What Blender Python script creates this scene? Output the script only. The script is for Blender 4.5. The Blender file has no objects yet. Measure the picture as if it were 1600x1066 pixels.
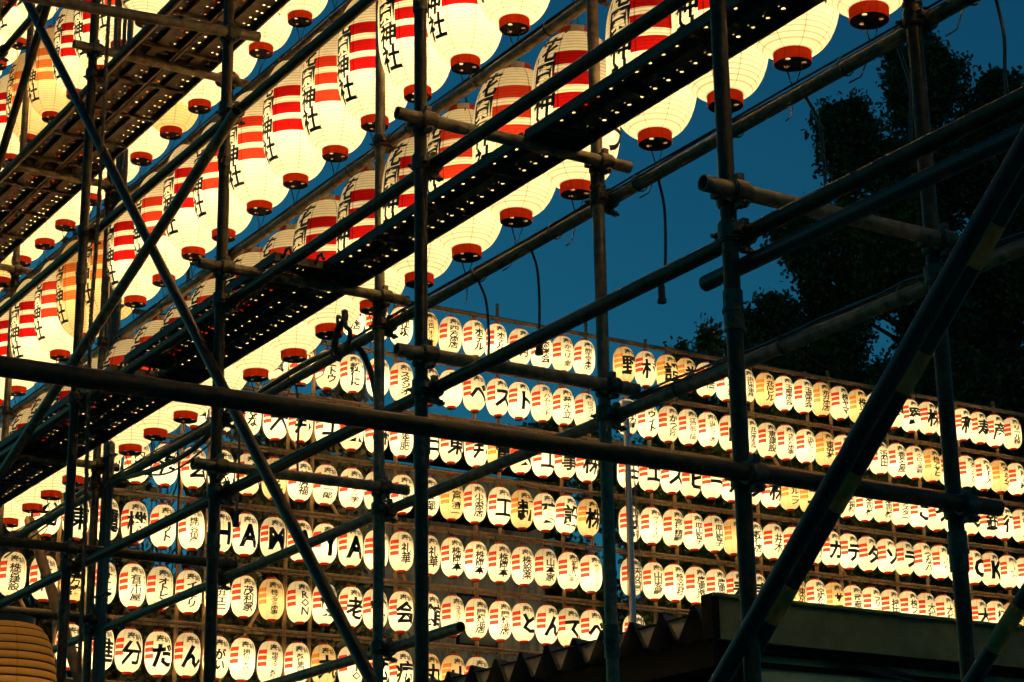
import bpy, bmesh, math, random
import numpy as np
from mathutils import Vector, Matrix
random.seed(7)
sc = bpy.context.scene
COL = sc.collection
PI = math.pi

# ------------------------------------------------------------------ camera
cam_d = bpy.data.cameras.new('camera')
cam = bpy.data.objects.new('camera', cam_d)
COL.objects.link(cam)
cam_d.sensor_width = 36.0
cam_d.lens = 71.48
cam_d.clip_start = 0.05
cam_d.clip_end = 600
# right / up / back axes of the camera in the world, solved from the vanishing points
def cam_axes(pitch=0.311162, roll=-0.0167081, yaw=0.565409):
    fwd = Vector((math.sin(yaw)*math.cos(pitch), math.cos(yaw)*math.cos(pitch), math.sin(pitch)))
    right = Vector((math.cos(yaw), -math.sin(yaw), 0))
    up = right.cross(fwd)
    r = right*math.cos(roll) + up*math.sin(roll)
    u = -right*math.sin(roll) + up*math.cos(roll)
    return r, u, -fwd
r, u, b = cam_axes()
m = Matrix((r, u, b)).transposed().to_4x4()
m.translation = Vector((0, 0, 1.6))
cam.matrix_world = m
sc.camera = cam

# ------------------------------------------------------------------ sky (dusk, sun well down)
world = bpy.data.worlds.new('World')
sc.world = world
world.use_nodes = True
wn = world.node_tree.nodes
wl = world.node_tree.links
wn.clear()
sky = wn.new('ShaderNodeTexSky')
sky.sky_type = 'NISHITA'
sky.sun_disc = False
sky.sun_elevation = math.radians(2.0)
sky.sun_rotation = math.radians(348)
sky.altitude = 50
sky.ozone_density = 3.0
tint = wn.new('ShaderNodeMix')
tint.data_type = 'RGBA'
tint.blend_type = 'MULTIPLY'
tint.inputs[0].default_value = 1.0
tint.inputs[7].default_value = (0.15, 0.92, 1.0, 1)
bg = wn.new('ShaderNodeBackground')
bg.inputs[1].default_value = 0.13
wo = wn.new('ShaderNodeOutputWorld')
wl.new(sky.outputs[0], tint.inputs[6])
wl.new(tint.outputs[2], bg.inputs[0])
wl.new(bg.outputs[0], wo.inputs[0])

# ------------------------------------------------------------------ exposure and sampling
sc.view_settings.view_transform = 'Standard'
sc.view_settings.look = 'None'
sc.view_settings.exposure = 0.0
sc.view_settings.gamma = 1.0
sc.view_settings.use_curve_mapping = False
sc.cycles.use_denoising = True
sc.cycles.max_bounces = 6
sc.cycles.diffuse_bounces = 4
sc.cycles.glossy_bounces = 2
sc.cycles.transmission_bounces = 4
sc.cycles.sample_clamp_indirect = 6.0
sc.cycles.caustics_reflective = False
sc.cycles.caustics_refractive = False

BULB_W = 5.9          # near lanterns
BULB_WALL_W = 7.0

# ================================================================== helpers
def link(o, parent=None):
    COL.objects.link(o)
    if parent is not None:
        o.parent = parent
    return o

def thing(name, label, cat, loc=(0, 0, 0), rz=0.0, group=None):
    o = bpy.data.objects.new(name, None)
    o.empty_display_size = 0.1
    COL.objects.link(o)
    o.location = loc
    o.rotation_euler = (0, 0, rz)
    o['label'] = label
    o['category'] = cat
    if group:
        o['group'] = group
    return o

class MB:
    """collects shapes, builds ONE mesh"""
    def __init__(self):
        self.v = []
        self.f = []
    def add(self, vs, fs):
        n = len(self.v)
        self.v += [tuple(p) for p in vs]
        self.f += [tuple(i+n for i in f) for f in fs]
    def box(self, c, s, M=None):
        hx, hy, hz = s[0]/2, s[1]/2, s[2]/2
        vs = [Vector((x*hx, y*hy, z*hz)) for x in (-1, 1) for y in (-1, 1) for z in (-1, 1)]
        if M is not None:
            vs = [M @ p for p in vs]
        vs = [p + Vector(c) for p in vs]
        self.add(vs, [(0, 1, 3, 2), (4, 6, 7, 5), (0, 4, 5, 1), (2, 3, 7, 6), (0, 2, 6, 4), (1, 5, 7, 3)])
    def tube(self, a, bb, ra, rb=None, n=12, caps=True, hollow=0.0):
        a = Vector(a); bb = Vector(bb)
        rb = ra if rb is None else rb
        d = (bb-a).normalized()
        ref = Vector((0, 0, 1)) if abs(d.z) < 0.9 else Vector((1, 0, 0))
        e1 = d.cross(ref).normalized(); e2 = d.cross(e1)
        ring = [e1*math.cos(2*PI*i/n) + e2*math.sin(2*PI*i/n) for i in range(n)]
        vs = [a+q*ra for q in ring] + [bb+q*rb for q in ring]
        fs = [(i, (i+1) % n, n+(i+1) % n, n+i) for i in range(n)]
        if hollow:
            k = 2*n
            vs += [a+q*(ra-hollow) for q in ring] + [bb+q*(rb-hollow) for q in ring]
            fs += [(k+(i+1) % n, k+i, k+n+i, k+n+(i+1) % n) for i in range(n)]
            fs += [((i+1) % n, i, k+i, k+(i+1) % n) for i in range(n)]
            fs += [(n+i, n+(i+1) % n, k+n+(i+1) % n, k+n+i) for i in range(n)]
        elif caps:
            fs += [tuple(range(n)), tuple(range(2*n-1, n-1, -1))]
        self.add(vs, fs)
    def path(self, pts, rad, n=6):
        """swept tube along points"""
        P = [Vector(p) for p in pts]
        T = [(P[min(i+1, len(P)-1)] - P[max(i-1, 0)]).normalized() for i in range(len(P))]
        ref = Vector((0, 0, 1)) if abs(T[0].z) < 0.8 else Vector((1, 0, 0))
        e1 = T[0].cross(ref).normalized()
        vs = []
        for i, p in enumerate(P):
            e1 = (e1 - T[i]*e1.dot(T[i])).normalized()
            e2 = T[i].cross(e1)
            rr = rad[i] if isinstance(rad, (list, tuple)) else rad
            vs += [p + (e1*math.cos(2*PI*k/n) + e2*math.sin(2*PI*k/n))*rr for k in range(n)]
        fs = []
        for i in range(len(P)-1):
            for k in range(n):
                fs.append((i*n+k, i*n+(k+1) % n, (i+1)*n+(k+1) % n, (i+1)*n+k))
        fs += [tuple(range(n-1, -1, -1)), tuple((len(P)-1)*n+k for k in range(n))]
        self.add(vs, fs)
    def lathe(self, prof, n=24, a0=0.0, a1=2*PI):
        full = abs(a1-a0-2*PI) < 1e-6
        cols = n if full else n+1
        vs = [(rr*math.sin(a0+(a1-a0)*i/n), -rr*math.cos(a0+(a1-a0)*i/n), z) for (rr, z) in prof for i in range(cols)]
        fs = []
        for j in range(len(prof)-1):
            for i in range(n):
                i2 = (i+1) % cols
                fs.append((j*cols+i, j*cols+i2, (j+1)*cols+i2, (j+1)*cols+i))
        self.add(vs, fs)
    def mesh(self, name, mat, smooth=True):
        me = bpy.data.meshes.new(name)
        me.from_pydata(self.v, [], self.f)
        me.materials.append(mat)
        if smooth:
            me.polygons.foreach_set('use_smooth', [True]*len(me.polygons))
            me.set_sharp_from_angle(angle=math.radians(40))
        me.update()
        return me
    def build(self, name, mat, parent=None, smooth=True):
        return link(bpy.data.objects.new(name, self.mesh(name, mat, smooth)), parent)

def put(name, me, parent=None, loc=None, rot=None):
    o = bpy.data.objects.new(name, me)
    if loc is not None:
        o.location = loc
    if rot is not None:
        o.rotation_euler = rot
    return link(o, parent)

def spline(pts, k=8):
    """Catmull-Rom through the points"""
    P = [Vector(p) for p in pts]
    P = [P[0]*2-P[1]] + P + [P[-1]*2-P[-2]]
    out = []
    for i in range(1, len(P)-2):
        for s in range(k):
            t = s/k
            a, b_, c, d = P[i-1], P[i], P[i+1], P[i+2]
            out.append(0.5*((2*b_) + (c-a)*t + (2*a-5*b_+4*c-d)*t*t + (3*b_-a-3*c+d)*t**3))
    out.append(P[-2])
    return out

# ------------------------------------------------------------------ materials
def mat(name, col, rough=0.6, metal=0.0, var=0.0, scale=20.0, col2=None, bump=0.0, spec=0.5):
    M = bpy.data.materials.new(name)
    M.use_nodes = True
    nt = M.node_tree
    p = nt.nodes['Principled BSDF']
    p.inputs['Base Color'].default_value = (*col, 1)
    p.inputs['Roughness'].default_value = rough
    p.inputs['Metallic'].default_value = metal
    p.inputs['Specular IOR Level'].default_value = spec
    if var or col2 or bump:
        tc = nt.nodes.new('ShaderNodeNewGeometry')
        no = nt.nodes.new('ShaderNodeTexNoise')
        no.inputs['Scale'].default_value = scale
        no.inputs['Detail'].default_value = 6
        no.inputs['Roughness'].default_value = 0.65
        nt.links.new(tc.outputs['Position'], no.inputs['Vector'])
        cr = nt.nodes.new('ShaderNodeValToRGB')
        c2 = col2 if col2 else tuple(c*(1-var) for c in col)
        cr.color_ramp.elements[0].position = 0.36
        cr.color_ramp.elements[1].position = 0.64
        cr.color_ramp.elements[0].color = (*c2, 1)
        cr.color_ramp.elements[1].color = (*col, 1)
        nt.links.new(no.outputs[0], cr.inputs[0])
        nt.links.new(cr.outputs[0], p.inputs['Base Color'])
        rr = nt.nodes.new('ShaderNodeMapRange')
        rr.inputs[3].default_value = max(0.05, rough-0.12)
        rr.inputs[4].default_value = min(1, rough+0.18)
        nt.links.new(no.outputs[0], rr.inputs[0])
        nt.links.new(rr.outputs[0], p.inputs['Roughness'])
        if bump:
            bp = nt.nodes.new('ShaderNodeBump')
            bp.inputs['Strength'].default_value = bump
            bp.inputs['Distance'].default_value = 0.002
            nt.links.new(no.outputs[0], bp.inputs['Height'])
            nt.links.new(bp.outputs[0], p.inputs['Normal'])
    return M

def paper(name, refl, trans, rib=0.75, pitch=0.0136, seam=0.55):
    """washi paper over bamboo hoops: diffuse outside, lit through from the bulb inside"""
    M = bpy.data.materials.new(name)
    M.use_nodes = True
    nt = M.node_tree
    nt.nodes.clear()
    N = nt.nodes.new
    L = nt.links.new
    out = N('ShaderNodeOutputMaterial')
    tc = N('ShaderNodeTexCoord')
    sp = N('ShaderNodeSeparateXYZ')
    L(tc.outputs['Object'], sp.inputs[0])
    def mth(op, a, b=None, c=None):
        n = N('ShaderNodeMath'); n.operation = op
        for i, x in enumerate((a, b, c)):
            if x is None:
                continue
            if isinstance(x, (int, float)):
                n.inputs[i].default_value = x
            else:
                L(x, n.inputs[i])
        return n.outputs[0]
    # hoop every few millimetres
    fr = mth('FRACT', mth('DIVIDE', sp.outputs[2], pitch))
    tri = mth('ABSOLUTE', mth('SUBTRACT', fr, 0.5))
    hoop = mth('GREATER_THAN', tri, 0.38)
    # eight seams of thread running top to bottom
    ang = mth('ARCTAN2', sp.outputs[0], sp.outputs[1])
    fa = mth('FRACT', mth('ADD', mth('MULTIPLY', ang, 8/(2*PI)), 8.5))
    seamv = mth('LESS_THAN', mth('ABSOLUTE', mth('SUBTRACT', fa, 0.5)), 0.024)
    # paper fibre
    no = N('ShaderNodeTexNoise')
    no.inputs['Scale'].default_value = 26
    no.inputs['Detail'].default_value = 4
    oi = N('ShaderNodeObjectInfo')
    vm = N('ShaderNodeVectorMath'); vm.operation = 'ADD'
    L(tc.outputs['Object'], vm.inputs[0]); L(oi.outputs['Location'], vm.inputs[1])
    L(vm.outputs[0], no.inputs['Vector'])
    fib = mth('MULTIPLY_ADD', no.outputs[0], 0.3, 0.85)
    f1 = mth('MULTIPLY_ADD', hoop, rib-1.0, 1.0)
    f2 = mth('MULTIPLY_ADD', seamv, seam-1.0, 1.0)
    k = mth('MULTIPLY', mth('MULTIPLY', f1, f2), fib)
    def tinted(c):
        mx = N('ShaderNodeMix'); mx.data_type = 'RGBA'; mx.blend_type = 'MULTIPLY'
        mx.inputs[0].default_value = 1
        mx.inputs[6].default_value = (*c, 1)
        cc = N('ShaderNodeCombineColor')
        for i in range(3):
            L(k, cc.inputs[i])
        L(cc.outputs[0], mx.inputs[7])
        return mx.outputs[2]
    df = N('ShaderNodeBsdfDiffuse')
    tr = N('ShaderNodeBsdfTranslucent')
    L(tinted(refl), df.inputs[0]); L(tinted(trans), tr.inputs[0])
    mx = N('ShaderNodeMixShader')
    mx.inputs[0].default_value = 0.6
    L(df.outputs[0], mx.inputs[1]); L(tr.outputs[0], mx.inputs[2])
    L(mx.outputs[0], out.inputs[0])
    return M

M_paper = paper('white_paper', (0.78, 0.72, 0.55), (0.92, 0.84, 0.62), rib=0.6, pitch=0.0146, seam=0.55)
M_paper_old = paper('yellowed_paper', (0.74, 0.6, 0.33), (0.9, 0.72, 0.38))
M_paper_wall = paper('white_paper_wall', (0.78, 0.72, 0.55), (0.92, 0.84, 0.6), rib=0.86, pitch=0.02)
M_paper_wall_old = paper('yellowed_paper_wall', (0.74, 0.6, 0.34), (0.9, 0.73, 0.4), rib=0.86, pitch=0.02)
M_red = paper('red_band_paper', (0.42, 0.02, 0.015), (0.30, 0.004, 0.004), rib=0.8)
M_red_old = paper('faded_band_paper', (0.6, 0.15, 0.04), (0.72, 0.19, 0.04), rib=0.6)
M_redw = paper('red_band_wall', (0.5, 0.04, 0.02), (0.62, 0.045, 0.02), rib=0.9)
M_red_mid = paper('worn_band_paper', (0.45, 0.04, 0.02), (0.46, 0.03, 0.012), rib=0.7)
M_redw_old = paper('faded_band_wall', (0.6, 0.2, 0.06), (0.88, 0.3, 0.07), rib=0.9)
M_tan = paper('tan_paper', (0.45, 0.25, 0.06), (0.58, 0.29, 0.06), rib=1.0, pitch=0.07, seam=0.8)
M_ink = mat('black_ink', (0.006, 0.005, 0.004), 0.7)
M_redink = mat('red_ink', (0.45, 0.02, 0.02), 0.7)
M_ring = mat('red_lacquer_ring', (0.75, 0.05, 0.01), 0.3, var=0.3, scale=30)
M_ringskin = paper('red_bentwood', (0.7, 0.035, 0.008), (0.36, 0.022, 0.004), rib=1.0, seam=0.6)
def two_sided(M, inner):
    # the inside of the hoop is made pale to brighten the holes, the outside red
    nt = M.node_tree
    df = [n for n in nt.nodes if n.type == 'BSDF_DIFFUSE'][0]
    src = df.inputs[0].links[0].from_socket
    ge = nt.nodes.new('ShaderNodeNewGeometry')
    mx = nt.nodes.new('ShaderNodeMix'); mx.data_type = 'RGBA'
    mx.inputs[7].default_value = (*inner, 1)
    nt.links.new(ge.outputs['Backfacing'], mx.inputs[0]); nt.links.new(src, mx.inputs[6]); nt.links.new(mx.outputs[2], df.inputs[0])
two_sided(M_ringskin, (0.85, 0.72, 0.5))
M_board = mat('dark_board', (0.03, 0.008, 0.004), 0.5)
M_lining = mat('pale_lining', (0.8, 0.72, 0.55), 0.8)
M_ringhole = M_ring
M_tag = mat('pale_tag', (0.6, 0.5, 0.34), 0.7)
M_wire = mat('black_wire', (0.02, 0.018, 0.015), 0.5)
M_pipe = mat('weathered_pipe_shaded', (0.085, 0.057, 0.024), 0.36, 0.1, scale=16, col2=(0.038, 0.025, 0.011), bump=0.15, spec=0.2)  # weathered steel, shade of the backlit tubes put into its darker tone
M_pipe2 = mat('rusty_pipe_lit', (0.27, 0.19, 0.09), 0.4, 0.2, scale=22, col2=(0.11, 0.065, 0.028), bump=0.2, spec=0.5)  # same steel with rust mottling, lantern light put into its lighter tone
M_clamp = mat('dull_clamp_steel', (0.15, 0.11, 0.06), 0.42, 0.5, scale=40, col2=(0.045, 0.03, 0.018), bump=0.3)
M_plank = mat('weathered_plank', (0.13, 0.088, 0.045), 0.5, 0.2, scale=9, col2=(0.06, 0.038, 0.018), bump=0.2, spec=0.35)
M_rope = mat('brown_rope', (0.16, 0.11, 0.06), 0.9)
M_cable = mat('grey_cable', (0.2, 0.16, 0.10), 0.45, var=0.3)
M_hose = mat('black_cable_sheath', (0.06, 0.05, 0.032), 0.3)
M_bamboo = mat('bamboo', (0.42, 0.25, 0.10), 0.5, scale=6, col2=(0.22, 0.12, 0.045), bump=0.2)
M_wood = mat('rough_timber', (0.34, 0.18, 0.07), 0.7, scale=9, col2=(0.17, 0.08, 0.03), bump=0.4)
M_tape = mat('yellow_tape', (0.55, 0.34, 0.03), 0.5, var=0.3)
M_tapeband = mat('dull_yellow_band', (0.5, 0.27, 0.05), 0.6, var=0.35)
M_blackpipe = mat('black_painted_pipe', (0.016, 0.014, 0.009), 0.4)
M_roof = mat('roof_sheet', (0.12, 0.11, 0.10), 0.6, 0.3, scale=5, col2=(0.07, 0.06, 0.05))
M_closure = mat('grey_closure_plate', (0.30, 0.26, 0.22), 0.75, scale=18, col2=(0.2, 0.17, 0.14))
M_fascia = mat('fascia_paint', (0.13, 0.17, 0.09), 0.8, scale=8, col2=(0.10, 0.125, 0.07), spec=0.1)
M_wallp = mat('wall_paint', (0.3, 0.42, 0.26), 0.75, scale=4, col2=(0.22, 0.3, 0.19), spec=0.15)
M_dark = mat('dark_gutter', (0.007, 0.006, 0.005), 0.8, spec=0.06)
M_white = mat('white_pole_paint', (0.85, 0.74, 0.62), 0.45, var=0.15)
M_siding = mat('blue_grey_siding', (0.17, 0.19, 0.2), 0.6, 0.2, scale=3, col2=(0.09, 0.1, 0.11))
M_leaf = mat('dark_leaf', (0.085, 0.12, 0.035), 0.7, scale=3, col2=(0.05, 0.075, 0.025), spec=0.1)
M_leaf2 = mat('olive_leaf', (0.07, 0.075, 0.022), 0.6, scale=3, col2=(0.05, 0.04, 0.015))
M_bark = mat('bark', (0.09, 0.06, 0.04), 0.9, scale=8, col2=(0.04, 0.028, 0.02))
M_ground = mat('paved_ground', (0.42, 0.39, 0.32), 0.8, scale=2, col2=(0.32, 0.29, 0.24), bump=0.3)

# ================================================================== ground
g = MB()
g.add([(-300, -300, 0), (300, -300, 0), (300, 300, 0), (-300, 300, 0)], [(0, 1, 2, 3)])
gr = g.build('ground', M_ground, smooth=False)
gr['kind'] = 'structure'

# ================================================================== scaffold
XF, XR = 3.486, 4.29
YK = [4.31 + 1.8*k for k in range(6)]
RP = 0.0243
Z0 = 1.6
ORD = ['nearest', 'second', 'third', 'fourth', 'fifth', 'sixth']

# --- one coupler: two clasped rings at right angles, with bolts and nuts
def coupler_mesh(axis1, axis2, off):
    """ring about axis1 at origin, ring about axis2 at off"""
    m_ = MB()
    def ring(c, ax):
        c = Vector(c); ax = Vector(ax)
        m_.tube(c-ax*0.024, c+ax*0.024, 0.0345, n=14, hollow=0.0098)
        m_.tube(c-ax*0.030, c-ax*0.026, 0.0315, n=14, hollow=0.0068)
        m_.tube(c+ax*0.026, c+ax*0.030, 0.0315, n=14, hollow=0.0068)
    o_ = Vector(off)
    ring((0, 0, 0), axis1)
    ring(o_, axis2)
    d = o_.normalized()
    m_.box(o_*0.5, (0.034, 0.034, 0.034))
    # lugs and bolts
    for c, ax, s in ((Vector((0, 0, 0)), Vector(axis1), -1), (o_, Vector(axis2), 1)):
        t = ax.cross(d).normalized()
        for k_ in (-1, 1):
            q = c + t*(0.041*k_) + d*(0.004*s)
            m_.box(q, (0.022, 0.022, 0.022))
        q = c + t*0.047
        m_.tube(q - d*0.03*1, q + d*0.045, 0.0065, n=8)
        m_.tube(q + d*0.018, q + d*0.034, 0.0125, n=6)
    return m_.mesh('coupler', M_clamp)

ME_C_POST_LEDGER = coupler_mesh((0, 0, 1), (0, 1, 0), (0.0515, 0, 0))
ME_C_POST_TRANSOM = coupler_mesh((0, 0, 1), (1, 0, 0), (0, -0.0515, 0))
ME_C_LEDGER_TRANSOM = coupler_mesh((0, 1, 0), (1, 0, 0), (0, 0, 0.0515))
def sleeve_mesh(ax):
    m_ = MB(); ax = Vector(ax)
    m_.tube(-ax*0.06, ax*0.06, 0.029, n=14, hollow=0.0045)
    m_.tube(-ax*0.006, ax*0.006, 0.033, n=14, hollow=0.004)
    return m_.mesh('sleeve', M_clamp)
ME_SLEEVE_Z = sleeve_mesh((0, 0, 1))
def pin_mesh():
    m_ = MB(); m_.tube((-0.034, 0, 0), (0.034, 0, 0), 0.006, n=8); m_.tube((-0.038, 0, 0), (-0.032, 0, 0), 0.010, n=8)
    return m_.mesh('pin', M_clamp)
ME_PIN = pin_mesh()

def pipe(name, a, bb, label, cat='scaffold pipe', group=None, mt=None, r=RP, n=16):
    """hollow steel tube as a thing standing at point a"""
    t = thing(name, label, cat, a, 0, group)
    q = MB()
    q.tube((0, 0, 0), Vector(bb)-Vector(a), r, n=n, hollow=0.0035)
    q.build('tube', mt or M_pipe, t)
    return t

posts = {}
LV_LEDGER = {'F': [2.09, 2.965, 3.885, 4.80, 5.70], 'R': [1.47, 2.10, 2.98, 3.90, 4.83, 5.74]}
for row, X, ks in (('F', XF, (0, 1, 2, 3, 4, -1, -2)), ('R', XR, (0, 1, 2, 3, 4, 5, -1, -2))):
    for k in ks:
        nm = 'near' if row == 'F' else 'far'
        yk = 4.31 + 1.8*k
        where = 'rightmost' if k == 0 else (ORD[k]+' from the right' if k > 0 else '%s past the right edge of view' % ('first', 'second')[-k-1])
        t = pipe('scaffold_post', (X, yk, 0), (X, yk, 10.5),
                 'upright scaffold tube, %s in the %s row of posts' % (where, nm),
                 'scaffold post', 'upright posts of the lantern scaffold', mt=M_pipe if (row == 'F' or k == 0) else M_pipe2)
        posts[(row, k)] = t
        for z in (3.45, 5.25, 7.05):
            put('sleeve', ME_SLEEVE_Z, t, (0, 0, z - (0.62 if row == 'R' else 0.0)))
            put('pin', ME_PIN, t, (0, 0, z - 0.03 - (0.62 if row == 'R' else 0.0)), (0, 0, 0.6))
        for z in LV_LEDGER[row]:
            if row == 'R' and z < 1.6 and k != 2:
                continue
            put('coupler', ME_C_POST_LEDGER, t, (0, 0, z+Z0), (0, 0, 0))

# --- ledgers (run along the rack)
LNAME = {1.47: 'lowest', 2.09: 'lower', 2.10: 'lower', 2.965: 'middle', 2.98: 'middle', 3.885: 'upper', 3.90: 'upper', 4.80: 'high', 4.83: 'high', 5.70: 'topmost', 5.74: 'topmost'}
for row, X in (('F', XF), ('R', XR)):
    for z in LV_LEDGER[row]:
        y0, y1 = -1.4, 15.2
        if row == 'R' and z < 1.6:
            y0, y1 = 7.28, 15.2
        if row == 'F' and z > 5.5:
            y0 = 9.5
        zz = z+Z0
        pipe('scaffold_ledger', (X+0.0515, y0, zz), (X+0.0515, y1, zz),
             '%s long level scaffold tube along the %s row of posts' % (LNAME[z], 'near' if row == 'F' else 'far'),
             'scaffold pipe', 'long level tubes of the scaffold', mt=M_pipe if row == 'F' else M_pipe2)
# overlapping ledger end by the rightmost near post
pipe('scaffold_ledger', (XF+0.052, 1.6, 3.60), (XF+0.052, 4.50, 3.60), 'short level tube ending open beside the rightmost near post', 'scaffold pipe', 'long level tubes of the scaffold', mt=M_blackpipe)

# --- transoms (run across, post to post)
def transom(k, z, x0=XF-0.13, x1=XR+0.12, lab='', m_=None, dy=-0.0515, coup=True):
    y = YK[k]+dy
    t = pipe('scaffold_transom', (x0, y, z+Z0), (x1, y, z+Z0), lab, 'scaffold pipe', 'short cross tubes of the scaffold', mt=m_ or M_pipe2)
    if coup:
        for xx in (XF, XR):
            if x0 < xx < x1:
                put('coupler', ME_C_POST_TRANSOM, t, (xx-x0, -dy, 0))
    return t
kn = ['rightmost', 'second', 'third', 'fourth', 'fifth', 'sixth']
for k, z, lvl in ((0, 2.2, 'low'), (1, 2.2, 'low'), (1, 3.12, 'deck level'), (2, 2.19, 'low'), (2, 3.10, 'deck level'), (3, 3.10, 'deck level'),
                  (3, 4.93, 'upper deck level'), (2, 4.93, 'upper deck level'), (4, 3.10, 'deck level'), (4, 4.93, 'upper deck level'), (5, 4.93, 'upper deck level'), (0, 3.12, 'deck level')):
    transom(k, z, lab='short cross tube at %s between the %s pair of posts' % (lvl, kn[k]+(' from right' if k else '')))
transom(3, 2.17, x0=1.9, x1=XR+0.1, lab='long cross tube at low level running left past the fourth near post', m_=M_pipe)
transom(4, 2.16, x0=1.6, x1=XR+0.1, lab='long cross tube at low level running left above the big tan lantern', m_=M_pipe)
t = pipe('scaffold_transom', (0.2, YK[0]-0.0515, 2.945), (4.42, YK[0]-0.0515, 2.965), 'nearest and thickest looking cross tube spanning almost the whole view', 'scaffold pipe', 'short cross tubes of the scaffold', mt=M_pipe)
for xx in (XF, XR):
    put('coupler', ME_C_POST_TRANSOM, t, (xx-0.2, 0.0515, 0.016))
t = pipe('scaffold_transom', (1.9, 7.86, 5.74), (3.62, 7.86, 5.865), 'cross tube at the top left edge clamped to third near post', 'scaffold pipe', 'short cross tubes of the scaffold', mt=M_pipe2)
put('coupler', ME_C_POST_TRANSOM, t, (XF-1.9, 0.0515, 0.115))

# --- diagonal braces
def brace(a, bb, lab, mt=None, bands=None, r=RP):
    t = pipe('scaffold_brace', a, bb, lab, 'scaffold brace', 'diagonal braces of the scaffold', mt=mt, r=r)
    if bands:
        d = (Vector(bb)-Vector(a)); L_ = d.length; d.normalize()
        for s, w in bands:
            q = MB(); q.tube(d*s, d*(s+w), r+0.0016, n=16, caps=False)
            q.build('yellow_band', M_tapeband, t)
    return t
brace((3.43, 11.55, 8.14), (3.43, 6.08, 2.36), 'long steep brace crossing the left half from top left to bottom')
brace((3.41, 7.62, 5.35), (3.41, 12.4, 3.76), 'brace crossing the long steep brace, rising right to third near post', r=0.026, mt=M_pipe2)
brace((3.43, 9.35, 8.10), (3.43, 11.9, 5.55), 'short brace in the top left corner beside the steep brace')
brace((3.43, 2.5, 4.046), (3.43, 4.66, 2.162), 'brace at right sloping down to the foot of the rightmost near post', mt=M_blackpipe)
brace((3.52, 2.5, 4.106), (3.52, 4.72, 2.154), 'black brace with dull yellow bands behind the right brace', mt=M_blackpipe,
      bands=[(0.70, 0.125), (1.08, 0.125), (1.46, 0.125), (1.84, 0.125), (2.22, 0.125), (2.6, 0.125)])
brace((4.22, 4.40, 2.28), (4.22, 3.2, 3.34), 'brace in the bottom right corner rising from rightmost far post', mt=M_blackpipe, bands=[(0.35, 0.16)])

# --- deck planks: perforated steel boards
def hole_sheet(w, l, rows, pitch, rad, z=0.0):
    bm = bmesh.new()
    def loop(pts):
        vs = [bm.verts.new(p) for p in pts]
        return [bm.edges.new((vs[i], vs[(i+1) % len(vs)])) for i in range(len(vs))]
    es = loop([(-w/2, 0, z), (w/2, 0, z), (w/2, l, z), (-w/2, l, z)])
    n = int((l-0.12)/pitch)
    for x, ph in rows:
        for i in range(n):
            y = 0.06 + (i+ph)*pitch
            es += loop([(x+rad*math.cos(2*PI*k/6), y+rad*math.sin(2*PI*k/6), z) for k in range(6)])
    bmesh.ops.triangle_fill(bm, edges=es, use_beauty=True)
    me = bpy.data.meshes.new('deck_sheet')
    bm.to_mesh(me); bm.free()
    me.materials.append(M_plank)
    return me
PW, PL = 0.245, 1.78
ME_SHEET = hole_sheet(PW, PL, [(-0.086, 0), (-0.056, 0.06), (0.056, 0), (0.086, 0.06)], 0.082, 0.0082, 0.0)
q = MB(); q.box((0, PL/2, -0.018), (0.003, PL, 0.038)); q.box((0.007, PL/2, -0.0375), (0.011, PL, 0.003)); q.box((0.001, PL/2, 0.002), (0.006, PL, 0.004)); ME_FL = q.mesh('side_flange', M_plank, False)
q = MB(); q.box((-0.024, PL/2, -0.0125), (0.003, PL, 0.024)); q.box((0.024, PL/2, -0.0125), (0.003, PL, 0.024)); q.box((0, PL/2, -0.0255), (0.051, PL, 0.003)); ME_RIB = q.mesh('stiffener', M_plank, False)
q = MB(); q.box((0, 0, -0.033), (PW-0.03, 0.004, 0.014)); q.box((0, 0.010, -0.0415), (PW-0.03, 0.016, 0.003)); ME_BAR = q.mesh('cross_bar', M_plank, False)
q = MB(); q.box((0, 0.004, -0.02), (PW-0.008, 0.008, 0.038)); ME_END = q.mesh('end_plate', M_plank, False)
q = MB(); q.path([(0, 0, -0.01), (0, -0.03, 0.02), (0, -0.065, 0.018), (0, -0.08, -0.012)], 0.008, 6); ME_HOOK = q.mesh('hook', M_clamp)
def plank(x, y, z, lab):
    t = thing('deck_plank', lab, 'scaffold plank', (x, y, z), 0, 'perforated steel deck planks of the scaffold')
    put('deck_sheet', ME_SHEET, t)
    put('side_flange', ME_FL, t, (-PW/2+0.002, 0, 0)); o = put('side_flange', ME_FL, t, (PW/2-0.002, PL, 0), (0, 0, PI))
    put('stiffener', ME_RIB, t)
    for yy in (0.3, 0.75, 1.2, 1.62):
        put('cross_bar', ME_BAR, t, (0, yy, 0))
    put('end_plate', ME_END, t); put('end_plate', ME_END, t, (0, PL-0.008, 0))
    for xx in (-0.08, 0.08):
        put('hook', ME_HOOK, t, (xx, 0, -0.01)); put('hook', ME_HOOK, t, (xx, PL, -0.01), (0, 0, PI))
ZD1, ZD2 = 3.165+Z0, 4.985+Z0
dn = ['rightmost', 'second', 'third', 'fourth', 'fifth', 'sixth', 'seventh']
for i, k in enumerate(range(-1, 6)):
    y = 4.31+1.8*k - 0.04
    plank(4.035, y, ZD1, 'steel plank on the lower deck, %s along its back edge' % (dn[i] + ('' if i == 0 else ' from the right')))
    if k >= 2:
        plank(3.785, y-0.14 if k == 2 else y, ZD1, 'perforated steel plank on the lower deck, %s along its front edge' % (dn[k-2] + ('' if k == 2 else ' from the right')))
    if k >= 1:
        plank(4.035, y, ZD2, 'perforated steel plank on the upper deck, %s along its back edge' % (dn[k-1] + ('' if k == 1 else ' from the right')))
        plank(3.785, y, ZD2, 'perforated steel plank on the upper deck, %s along its front edge' % (dn[k-1] + ('' if k == 1 else ' from the right')))
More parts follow.
